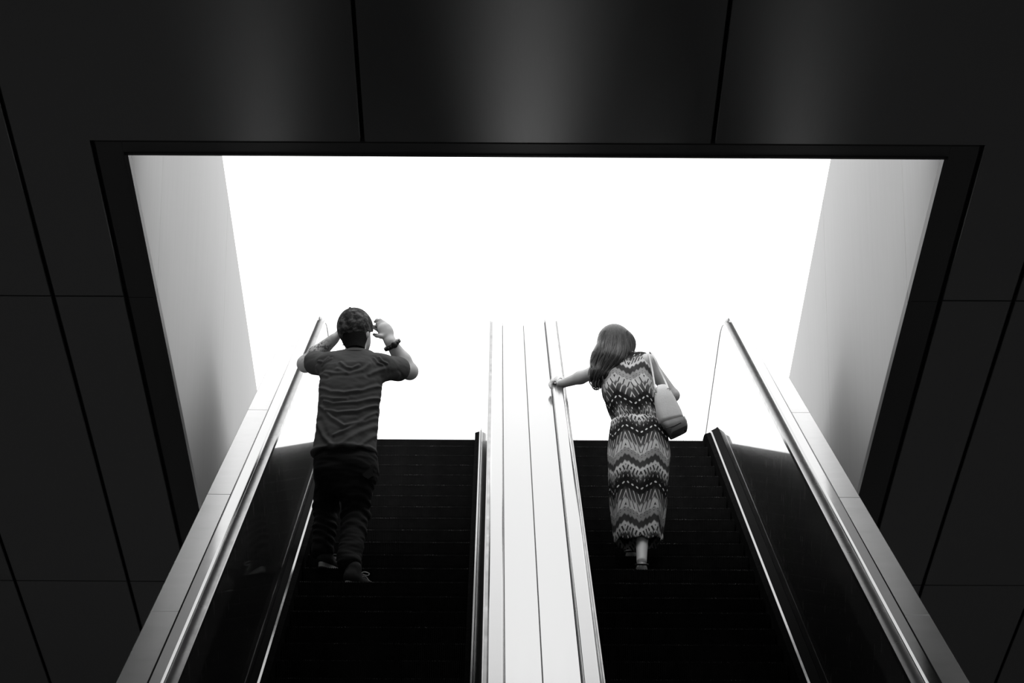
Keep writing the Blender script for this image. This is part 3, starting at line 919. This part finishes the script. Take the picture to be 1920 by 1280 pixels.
# wrist watch
wc = wrR + (elR - wrR) * .10; ax_ = (elR - wrR) / np.linalg.norm(elR - wrR)
u_ = np.cross(ax_, [0, 1, 0]); u_ /= np.linalg.norm(u_); w_ = np.cross(ax_, u_)
wt = empty('wrist_watch', wc - man_o); wt.parent = man
ringp = [wc + u_ * .039 * math.cos(a) + w_ * .036 * math.sin(a) for a in np.linspace(0, 2 * math.pi, 24, endpoint=False)]
tube('band', ringp, .0135, M['watch'], wt, 8, wc, closed=True, sub=2)
for a in np.linspace(0, 2 * math.pi, 18, endpoint=False):
    p = wc + (u_ * math.cos(a) * .0485 + w_ * math.sin(a) * .0455)
    tube('link', [p - ax_ * .009, p + ax_ * .009], .0062, M['watch'], wt, 6, wc, sub=1)
pc = wc + w_ * .043
tube('case', [pc - w_ * .008, pc + w_ * .010], [.019, .017], M['watch'], wt, 20, wc, sub=1)
# ------------------------------------------------------------------ the woman
M['skin2'] = new_mat('fair_skin', .66, .5)
t = NT(M['skin2']); t.base(t.ramp(t.noise(t.coord(), 10, 3), [(.3, .66), (.7, .72)]))
M['hair_long'] = new_mat('long_dark_hair', .03, .38, spec=.5)
t = NT(M['hair_long'])
at_ = t.n('ShaderNodeAttribute', attribute_name='strand')
at2 = t.n('ShaderNodeAttribute', attribute_name='along')
cb = t.n('ShaderNodeCombineXYZ'); t.put(cb.inputs[0], at_.outputs['Fac']); t.put(cb.inputs[1], t.m('MULTIPLY', at2.outputs['Fac'], .6))
t.base(t.ramp(t.noise(cb.outputs[0], 26, 4, .65), [(.34, .008), (.52, .025), (.74, .10)]))
t.bump(t.noise(cb.outputs[0], 60, 3), .5, .004)
M['leather'] = new_mat('pale_grained_leather', .8, .55)
t = NT(M['leather']); co = t.coord()
t.base(t.ramp(t.noise(co, 14, 4), [(.3, .78), (.7, .86)])); t.bump(t.noise(co, 90, 3), .35, .003)
M['leather_dark'] = new_mat('grey_leather_base', .2, .5)
t = NT(M['leather_dark']); t.base(t.ramp(t.noise(co if False else t.coord(), 20, 3), [(.3, .18), (.7, .22)]))
M['metal'] = new_mat('bracelet_metal', .6, .25, 1.0)
M['sandal'] = new_mat('black_sandal', .012, .5)

# printed dress: bands of chevrons, dots and strokes following (u, v) in metres
M['dress'] = new_mat('printed_dress', .3, .85, spec=.2)
t = NT(M['dress'])
uv = t.n('ShaderNodeUVMap', uv_map='print')
sx = t.sep(uv.outputs[0]); u, v = sx[0], sx[1]
PER = .154
wave = t.m('COSINE', t.m('MULTIPLY', t.m('SUBTRACT', u, -.072), 2 * math.pi / PER))
wave2 = t.m('COSINE', t.m('MULTIPLY', t.m('SUBTRACT', u, -.072), 6 * math.pi / PER))
v2 = t.m('ADD', v, t.m('ADD', t.m('MULTIPLY', wave, .026), t.m('MULTIPLY', wave2, .003)))
jag = t.m('MULTIPLY', t.m('PINGPONG', u, .011), .9)
sk = t.m('DIVIDE', t.m('SUBTRACT', v2, .104), .384)
bo = t.m('DIVIDE', t.m('SUBTRACT', t.m('MULTIPLY', v2, -1), .083), .384)
isb = t.m('LESS_THAN', v, 0.0)
raw = t.mix(isb, sk, bo)
p0 = t.m('FRACT', t.m('ADD', raw, 3.0))
pj = t.m('FRACT', t.m('ADD', t.m('ADD', raw, 3.0), t.m('MULTIPLY', jag, 3.6)))
tone = t.ramp(pj, [(0, .008), (.13, .010), (.16, .05), (.30, .11), (.34, .66), (.45, .68), (.48, .36), (.57, .38), (.60, .05), (.69, .065), (.72, .76), (.82, .60), (.90, .05), (.97, .008)])
tl = t.m('MULTIPLY', t.m('ABSOLUTE', t.m('SUBTRACT', t.m('FRACT', t.m('DIVIDE', t.m('SUBTRACT', u, -.072), PER)), .5)), PER)
c1 = t.m('ADD', tl, t.m('MULTIPLY', p0, .11))
stroke = t.m('LESS_THAN', t.m('FRACT', t.m('DIVIDE', c1, .0235)), .20)
fine = t.m('LESS_THAN', t.m('FRACT', t.m('DIVIDE', t.m('SUBTRACT', tl, t.m('MULTIPLY', p0, .10)), .0155)), .42)
def band(a, b): return t.m('MULTIPLY', t.m('GREATER_THAN', p0, a), t.m('LESS_THAN', p0, b))
tone = t.mix(t.m('MULTIPLY', stroke, band(.13, .285)), tone, .66)
tone = t.mix(t.m('MULTIPLY', stroke, band(.30, .42)), tone, .05)
tone = t.mix(t.m('MULTIPLY', fine, band(.74, .92)), tone, .045)
tone = t.mix(t.m('MULTIPLY', t.m('MULTIPLY', fine, stroke), band(.80, .95)), tone, .66)
def dots(center, sp, r, rowh):
    du = t.m('MULTIPLY', t.m('SUBTRACT', t.m('FRACT', t.m('DIVIDE', u, sp)), .5), sp)
    dv = t.m('MULTIPLY', t.m('SUBTRACT', p0, center), .384)
    return t.m('LESS_THAN', t.m('ADD', t.m('MULTIPLY', du, du), t.m('MULTIPLY', dv, dv)), r * r)
tone = t.mix(dots(.035, .0240, .0062, 0), tone, .8)
tone = t.mix(dots(.46, .017, .0026, 0), tone, .06)
tone = t.mix(dots(.50, .017, .0026, 0), tone, .06)
t.base(tone)

wom_o = np.array([at(1198, 1058, 20.0)[0], 20.0, ZS2])
wom = empty('person', wom_o)
tag(wom, 'person with long dark hair in a printed maxi dress, one hand on the handrail', 'person')
PXW = .00307
def secw(y, xl, xr, hd, D): 
    c = at((xl + xr) / 2, y, D); return (c[0], c[1], c[2], (xr - xl) / 2 * PXW * D / 20.0, hd)
def dline(y): return float(np.interp(y, [613, 690, 787, 900, 1060], [20.36, 20.32, 20.22, 20.12, 20.05]))

hd_c = at(1155, 648, 20.40)
Rw = roty(math.radians(-14)) @ rotx(math.radians(-16))
wf, wr_, wu = Rw @ np.array([0, 1, 0]), Rw @ np.array([1, 0, 0]), Rw @ np.array([0, 0, 1])
rx = .414 - .050; zr = lambda d: zc(d) + HH   # the rail the hand rests on
# solve for the distance where the sight line meets the rail top
ds_ = np.linspace(18.5, 23, 900)
dh = float(ds_[np.argmin([abs(at(1038, 713, d)[2] - zr(d) - .016) for d in ds_])])
hz = zr(dh)
wb = Solid(wom_o + [-.72, -.35, -.05], wom_o + [.42, .95, 1.75], .0052)
wb.ell(hd_c, (.070, .088, .100), Rw, .02)
wb.ell(hd_c + wf * .03 - wu * .06, (.052, .056, .055), Rw, .03)
wb.cone(hd_c + wf * .080 + wu * .0, hd_c + wf * .098 - wu * .024, .008, .012, .012)
wb.cone(hd_c + wf * .078 - wu * .055 - wr_ * .016, hd_c + wf * .078 - wu * .055 + wr_ * .016, .008, .008, .012)
wb.ell(hd_c + wf * .066 - wu * .09, (.018, .018, .014), Rw, .02)
for sg in (-1, 1): wb.ell(hd_c + wr_ * .072 * sg - wu * .015, (.010, .018, .028), Rw, .008)
wneck = at(1168, 682, 20.33)
wb.cone(wneck, hd_c - wu * .05, .050, .046, .03)
sL, sR = at(1138, 697, 20.36), at(1214, 680, 20.30)
eL = at(1112, 699, 20.58); wL = at(1053, 719.5, dh - .10)
eR, wRr = at(1262, 741, 20.36), at(1258, 742, 20.58)
wb.cone(sL, sR, .05, .05, .03)
wb.cone(sL, eL, .046, .038, .02)
mdw = eL * .6 + wL * .4
wb.cone(eL, mdw, .038, .038, .02); wb.cone(mdw, wL, .038, .0255, .02)
wb.cone(sR, eR, .045, .036, .03); wb.cone(eR, wRr, .036, .025, .02)
# hand over the rail: palm on top, fingers curling down its far side, thumb along the near side
pm = np.array([rx + .012, dh - .005, hz + .022])
wb.cone(wL, pm, .0255, .033, .02, flat=(0, .2, 1), fs=1.7)
for q in range(4):
    dd = dh - .030 + q * .021
    r_ = .0088 - .0006 * (q == 0) - .0008 * (q == 3)
    ln = (.92, 1.0, 1.04, .96)[q]
    zz = zr(dd)
    k0 = np.array([rx - .008, dd, zz + .021]); k1 = np.array([rx - .034, dd + .004, zz + .014]); k2 = np.array([rx - .046, dd + .002, zz - .012 * ln]); k3 = np.array([rx - .042, dd - .004, zz - .032 * ln])
    wb.chain([pm, k0, k1, k2, k3], [.012, r_ + .0018, r_ + .001, r_, r_ - .001], .006)
wb.chain([pm + [.012, -.02, -.002], np.array([rx + .030, dh - .055, zr(dh - .055) + .014]), np.array([rx + .036, dh - .085, zr(dh - .085) + .008])], [.013, .0105, .009], .008)
# right hand, relaxed in front
pr = wRr + np.array([-.01, .07, .02])
wb.cone(wRr, pr, .025, .032, .02, flat=(1, 0, 0), fs=1.7)
for q in range(4):
    k0 = pr + np.array([0, .03, .022 - q * .016]); k1 = k0 + np.array([-.012, .032, -.006]); k2 = k1 + np.array([-.022, .014, -.014])
    wb.chain([pr, k0, k1, k2], [.012, .0092, .0085, .0072], .006)
wb.chain([pr + [0, 0, .02], pr + [-.02, .03, .04], pr + [-.03, .055, .038]], [.012, .010, .008], .008)
# trunk, legs, feet
wb.loft([secw(870, 1150, 1246, .11, 20.14), secw(787, 1155, 1222, .08, 20.22), secw(735, 1140, 1220, .085, 20.28), secw(695, 1140, 1214, .07, 20.32), secw(684, 1150, 1200, .05, 20.32)], .03)
kR, aR = at(1204, 962, 20.1), at(1203, 1040, 19.90); aR[2] = ZS2 + .085
kL, aL = at(1180, 940, 20.36), np.array([at(1184, 1000, 20.2)[0], 20.28, ZS2 + TREAD * RISE + .09])
wb.chain([at(1215, 870, 20.12), kR, aR], [.085, .042, .024], .03)
wb.chain([at(1180, 870, 20.14), kL, aL], [.085, .042, .024], .03)
for an in (aR, aL):
    zf = an[2] - .085
    wb.cone(kR * .55 + an * .45 if an is aR else kL * .55 + an * .45, an, .032, .024, .02)
    wb.ell(an + [0, -.012, -.052], (.027, .034, .030), None, .02)
    wb.cone(an + [0, .02, -.045], an + [.008, .12, -.062], .032, .022, .02)
    for q in range(5):
        b_ = an + np.array([-.018 + q * .011, .125 - .005 * q, -.064]); wb.cone(b_, b_ + [0, .045 - .006 * q, -.004], .011 - .0008 * q, .008, .006)
V, F = wb.mesh(); fast_obj('body', V, F, M['skin2'], wom, wom_o)
for sg in (-1, 1):
    e_ = Solid(hd_c - .15, hd_c + .15, .004); e_.ell(hd_c + wf * .078 + wr_ * .028 * sg + wu * .006, (.011, .011, .011)); a_, b_ = e_.mesh()
    fast_obj('eye', a_, b_, M['sole'], wom, wom_o)
for an in (aR, aL):
    sn = empty('sandal', an - wom_o - np.array([0, 0, .085])); sn.parent = wom
    bs = an - np.array([0, .045, .085])
    pts = []
    for a in np.linspace(0, 2 * math.pi, 28, endpoint=False):
        pts.append(bs + np.array([.033 * math.sin(a) * (1 + .2 * math.cos(a)) + .006, .118 + .122 * math.cos(a), 0]))
    n = len(pts)
    mesh_obj('sole', [p + np.array([0, 0, .001]) for p in pts] + [p + np.array([0, 0, .013]) for p in pts], [tuple(range(n)), tuple(range(2 * n - 1, n - 1, -1))] + [(i, i + n, (i + 1) % n + n, (i + 1) % n) for i in range(n)], M['sandal'], sn, False, bs)
    tube('ankle_strap', [an + np.array([.034 * math.sin(a), .040 * math.cos(a) - .010, -.026 + .012 * math.cos(a)]) for a in np.linspace(0, 2 * math.pi, 16, endpoint=False)], .006, M['sandal'], sn, 6, bs, closed=True, sub=2)
    tube('toe_strap', [an + np.array([.042 * math.sin(a), .11, -.072 + .045 * math.cos(a)]) for a in np.linspace(-1.5, 1.5, 9)], .007, M['sandal'], sn, 6, bs, flat=.5)

# dress: a lofted cloth, open at the hem, sleeveless
secs = [(1014, 1154, 1240, .150), (1000, 1152, 1240, .150), (950, 1147, 1247, .150), (900, 1143, 1253, .150), (855, 1140, 1257, .150), (830, 1141, 1254, .145), (810, 1143, 1250, .132),
        (797, 1145, 1245, .116), (787, 1147, 1238, .104), (778, 1144, 1234, .106), (760, 1137, 1231, .112), (740, 1130, 1229, .116), (715, 1126, 1227, .114), (695, 1126, 1225, .104), (680, 1130, 1224, .088), (670, 1144, 1221, .070), (664, 1166, 1214, .045)]
S = np.array([(*secw(y, a, b, h, dline(y)), y) for y, a, b, h in secs])
S = S[np.argsort(S[:, 2])]
z0, z1 = S[0, 2], S[-1, 2]
zw = float(np.interp(787, S[::-1, 5], S[::-1, 2]))
NZ, NA = 190, 160
zs = np.linspace(z0, z1, NZ)
vv, uvs = [], []
for z in zs:
    cx, cy, A, B = (float(np.interp(z, S[:, 2], S[:, k])) for k in (0, 1, 3, 4))
    for i in range(NA):
        a = 2 * math.pi * i / NA            # 0 = back, facing the camera
        ex = 1.0
        ca, sa = math.cos(a), math.sin(a)
        # rounder than an ellipse
        rr = 1 / (abs(sa) ** 2.3 + abs(ca) ** 2.3) ** (1 / 2.3)
        fall = min(max((zw - z) / .5, 0), 1)
        gath = math.exp(-((z - zw) / .035) ** 2)
        fold = .007 * fall * math.sin(a * 7 + 2.2 * math.sin(z * 3)) + .0035 * fall * math.sin(a * 13 + 4 * z) + .0045 * gath * math.sin(a * 38 + 9 * math.sin(a * 3)) + .0035 * math.sin(z * 55 + 5 * math.sin(a * 2)) * (z > zw) * (.4 + .6 * math.sin(a * 3 + 1) ** 2)
        fold -= .010 * math.exp(-((z - zw) / .010) ** 2)
        x = cx + sa * A * rr + sa * fold; y = cy - ca * B * rr - ca * fold
        zz = z
        if z < z0 + .12:
            zz = z + (1 - (z - z0) / .12) * (.007 * math.sin(a * 7 + 1.2) + .008 * math.sin(a + .3) + .005 * math.sin(a * 13) - .034 * max(math.cos(a), 0))
        vv.append((x, y, zz))
        am = a if a <= math.pi else a - 2 * math.pi
        uvs.append((am * .118 * (A / .15) * 1.12, zw - zz))
ff = [(k * NA + i, k * NA + (i + 1) % NA, (k + 1) * NA + (i + 1) % NA, (k + 1) * NA + i) for k in range(NZ - 1) for i in range(NA)]
ff.append(tuple((NZ - 1) * NA + i for i in range(NA)))
dress = mesh_obj('dress', vv, ff, M['dress'], wom, True, wom_o)
ul = dress.data.uv_layers.new(name='print')
U = np.array(uvs, np.float32); li = np.empty(len(dress.data.loops), np.int32); dress.data.loops.foreach_get('vertex_index', li)
lu = U[li]
seam = np.repeat(np.arange(len(ff) - 1), 4)
lu_q = lu[:4 * (len(ff) - 1)].reshape(-1, 4, 2)
mxu = lu_q[:, :, 0].max(1); mnu = lu_q[:, :, 0].min(1); bad = (mxu - mnu) > .3
for c_ in range(4):
    m_ = bad & (lu_q[:, c_, 0] < 0); lu_q[m_, c_, 0] += (mxu[m_] * 2)
lu[:4 * (len(ff) - 1)] = lu_q.reshape(-1, 2)
ul.data.foreach_set('uv', lu.ravel())
sm = dress.modifiers.new('thickness', 'SOLIDIFY'); sm.thickness = .004; sm.offset = -1

# hair: one continuous mass sweeping down to the left, grooved along its strands
hr = Solid(hd_c - [.36, .26, .42], hd_c + [.26, .24, .24], .0045)
hp = lambda x, y, D: at(x, y, D)
hr.ell(hd_c + wu * .012 - wf * .012, (.094, .105, .112), Rw, .03)
hr.cone(hp(1150, 640, 20.355), hp(1133, 672, 20.315), .088, .070, .05); hr.cone(hp(1133, 672, 20.315), hp(1121, 702, 20.285), .070, .052, .05); hr.cone(hp(1121, 702, 20.285), hp(1119, 720, 20.275), .050, .022, .03)
hr.cone(hp(1163, 648, 20.345), hp(1151, 676, 20.265), .076, .060, .05); hr.cone(hp(1151, 676, 20.265), hp(1138, 700, 20.245), .060, .034, .05)
hr.cone(hp(1172, 645, 20.345), hp(1173, 662, 20.285), .056, .036, .04)
V, F = hr.mesh(); N = v_normals(V, F)
# flow coordinate: position across the sweep, constant along a strand
ys = np.array([613, 630, 650, 670, 690, 710, 728]); cxs = np.array([1155, 1154, 1152, 1147, 1137, 1124, 1119]); hw = np.array([22, 32, 37, 39, 35, 22, 12])
Zt = np.array([at(c, y, 20.305)[2] for c, y in zip(cxs, ys)]); Xc = np.array([at(c, y, 20.305)[0] for c, y in zip(cxs, ys)])
o_ = np.argsort(Zt)
cx = np.interp(V[:, 2], Zt[o_], Xc[o_]); hwm = np.interp(V[:, 2], Zt[o_], hw[o_] * PXW)
sc_ = (V[:, 0] - cx) / hwm + .35 * (V[:, 1] - hd_c[1]) / .1
al = (V[:, 2] - Zt.min()) / (Zt.max() - Zt.min())
g = np.sin(sc_ * 19 + 1.2 * np.sin(al * 5)) * .5 + np.sin(sc_ * 41 + 2 + 2 * np.sin(al * 4 + sc_)) * .35 + np.sin(sc_ * 83 + 3 * al) * .2
amp = np.clip(1.15 - al, .15, 1)
V = V + N * (.0042 * g * amp)[:, None]
# ragged tips
V[:, 2] -= np.clip(.25 - al, 0, 1) * .10 * (np.sin(sc_ * 23) * .5 + .3)
hair = fast_obj('hair', V, F, M['hair_long'], wom, wom_o, {'strand': sc_, 'along': al})
# loose locks and curled ends
_r2 = random.Random(4)
def on_hair(x_, y_, guess):
    for D_try in np.arange(20.10, 20.50, .003):
        p = at(x_, y_, D_try); ii = ((p - hr.lo) / hr.vox).astype(int)
        if (ii >= 0).all() and (ii < hr.n).all() and hr.d[tuple(ii)] < .001: return D_try - .002
    return guess
def lock(px, r, nm='lock', hug=False):
    P = [at(x, y, on_hair(x, y, D) if hug else D) for x, y, D in px]
    o = tube(nm, P, np.array([r * f_ for f_ in np.interp(np.linspace(0, 1, len(P)), [0, .4, 1], [.8, 1, .25])]), M['hair_long'], hair, 6, wom_o, sub=5)
    n = len(o.data.vertices)
    for k_, val in (('strand', _r2.uniform(-1, 1)), ('along', .5)):
        a = o.data.attributes.new(k_, 'FLOAT', 'POINT'); a.data.foreach_set('value', np.full(n, val, np.float32))
lock([(1113, 712, 20.255), (1110, 722, 20.255), (1114, 729, 20.255), (1120, 730, 20.255), (1124, 724, 20.255), (1120, 721, 20.255)], .0045)
lock([(1118, 714, 20.245), (1116, 723, 20.245), (1120, 729, 20.245), (1127, 727, 20.245), (1128, 721, 20.245)], .0038)
lock([(1108, 700, 20.255), (1105, 712, 20.255), (1108, 721, 20.255), (1113, 725, 20.255)], .005)
lock([(1124, 712, 20.225), (1122, 722, 20.225), (1125, 728, 20.225)], .004)
lock([(1130, 706, 20.215), (1131, 716, 20.215), (1128, 722, 20.215)], .005)
for k in range(46):
    s_ = _r2.uniform(-.95, .95)
    ya = _r2.uniform(618, 640); yb = _r2.uniform(675, 716)
    pts = []
    for q in np.linspace(0, 1, 7):
        y_ = ya + (yb - ya) * q
        c_ = np.interp(y_, ys, cxs); h_w = np.interp(y_, ys, hw)
        sx_ = max(min(s_ + .03 * math.sin(q * 5 + k), .97), -.97)
        x_ = c_ + sx_ * h_w * .96
        # find the hair surface along the sight line
        D_ = 20.245
        for D_try in np.arange(20.125, 20.475, .004):
            p = at(x_, y_, D_try); ii = ((p - hr.lo) / hr.vox).astype(int)
            if (ii >= 0).all() and (ii < hr.n).all() and hr.d[tuple(ii)] < .001: D_ = D_try; break
        else: break
        pts.append((x_, y_, D_ - .002))
    if len(pts) >= 4: lock(pts, _r2.uniform(.0022, .0042))

# bracelet
bc = wL * .82 + pm * .18; ax_ = (eL - wL) / np.linalg.norm(eL - wL); u_ = np.cross(ax_, [0, 0, 1]); u_ /= np.linalg.norm(u_); w_ = np.cross(ax_, u_)
tube('bracelet', [bc + u_ * .031 * math.cos(a) + w_ * .031 * math.sin(a) for a in np.linspace(0, 2 * math.pi, 20, endpoint=False)], .0028, M['metal'], wom, 6, wom_o, closed=True, sub=2)

# handbag hanging from the shoulder
bag_o = at(1262, 815, 20.12)
bag = empty('handbag', bag_o)
tag(bag, 'pale leather shoulder bag with a darker base hanging at the hip of the long dress', 'handbag')
def bag_rings(name, rings, mat, parent, D, closed_caps=True):
    V, F = [], []; n = 20
    for (xl, yl, xr, yr, th) in rings:
        a, b = at(xl, yl, D), at(xr, yr, D)
        c = (a + b) / 2; h = (b - a) / 2
        for k in range(n):
            t_ = 2 * math.pi * k / n
            ca, sa = math.cos(t_), math.sin(t_)
            e = 2.0 / 5.0
            cx_ = math.copysign(abs(ca) ** e, ca); sy_ = math.copysign(abs(sa) ** e, sa)
            V.append(c + h * cx_ + np.array([.0, th / 2 * sy_, 0]))
    for r in range(len(rings) - 1):
        for k in range(n):
            j = (k + 1) % n
            F.append((r * n + k, (r + 1) * n + k, (r + 1) * n + j, r * n + j))
    F += [tuple(range(n)), tuple(len(V) - 1 - i for i in range(n))]
    return mesh_obj(name, V, F, mat, parent, True, bag_o)
DB_ = 20.12
bag_rings('bag_body', [(1233, 723, 1243, 721, .02), (1230, 728, 1248, 722.5, .05), (1227.5, 737, 1257, 734, .085), (1227, 750, 1266, 750, .10), (1231, 774, 1277, 772, .115), (1236, 790, 1280, 781, .12), (1240, 798, 1282, 786, .12)], M['leather'], bag, DB_)
bag_rings('bag_base', [(1240.2, 798.4, 1282, 786.4, .123), (1248, 808, 1286, 794, .125), (1256, 818, 1289, 802.5, .122), (1257, 819, 1289, 803.5, .115)], M['leather_dark'], bag, DB_)
bag_rings('side_gusset', [(1281, 786, 1283.5, 785, .10), (1284, 794, 1287.5, 793, .10), (1287, 803, 1289, 802, .09)], M['leather'], bag, DB_)
tube('piping', [at(1248, 803, DB_ - .063), at(1262, 799, DB_ - .064), at(1277, 792, DB_ - .062)], .0022, M['sandal'], bag, 6, bag_o)
for (x, y) in ((1259, 820), (1285, 806)):
    p = at(x, y, DB_ - .03); tube('foot_stud', [p, p - np.array([0, 0, .008])], .006, M['sandal'], bag, 8, bag_o, sub=1)
tube('strap', [at(1231, 738, DB_ - .035), at(1228, 725, DB_ - .04), at(1224, 700, 20.17), at(1220, 680, 20.21), at(1217, 667, 20.235), at(1216, 661, 20.28), at(1218, 661, 20.33), at(1222, 672, 20.40)], .0062, M['leather'], bag, 8, bag_o, flat=.4)
tube('strap', [at(1253, 729, DB_ - .01), at(1248, 716, 20.2), at(1238, 695, 20.24), at(1230, 677, 20.245), at(1224, 665, 20.27), at(1221, 660, 20.31), at(1222, 664, 20.36)], .0062, M['leather'], bag, 8, bag_o, flat=.4)
for x, y in ((1230, 737), (1253, 730)):
    p = at(x, y, DB_ - .04)
    tube('strap_ring', [p + np.array([.009 * math.cos(a), 0, .009 * math.sin(a)]) for a in np.linspace(0, 2 * math.pi, 12, endpoint=False)], .002, M['metal'], bag, 6, bag_o, closed=True, sub=2)
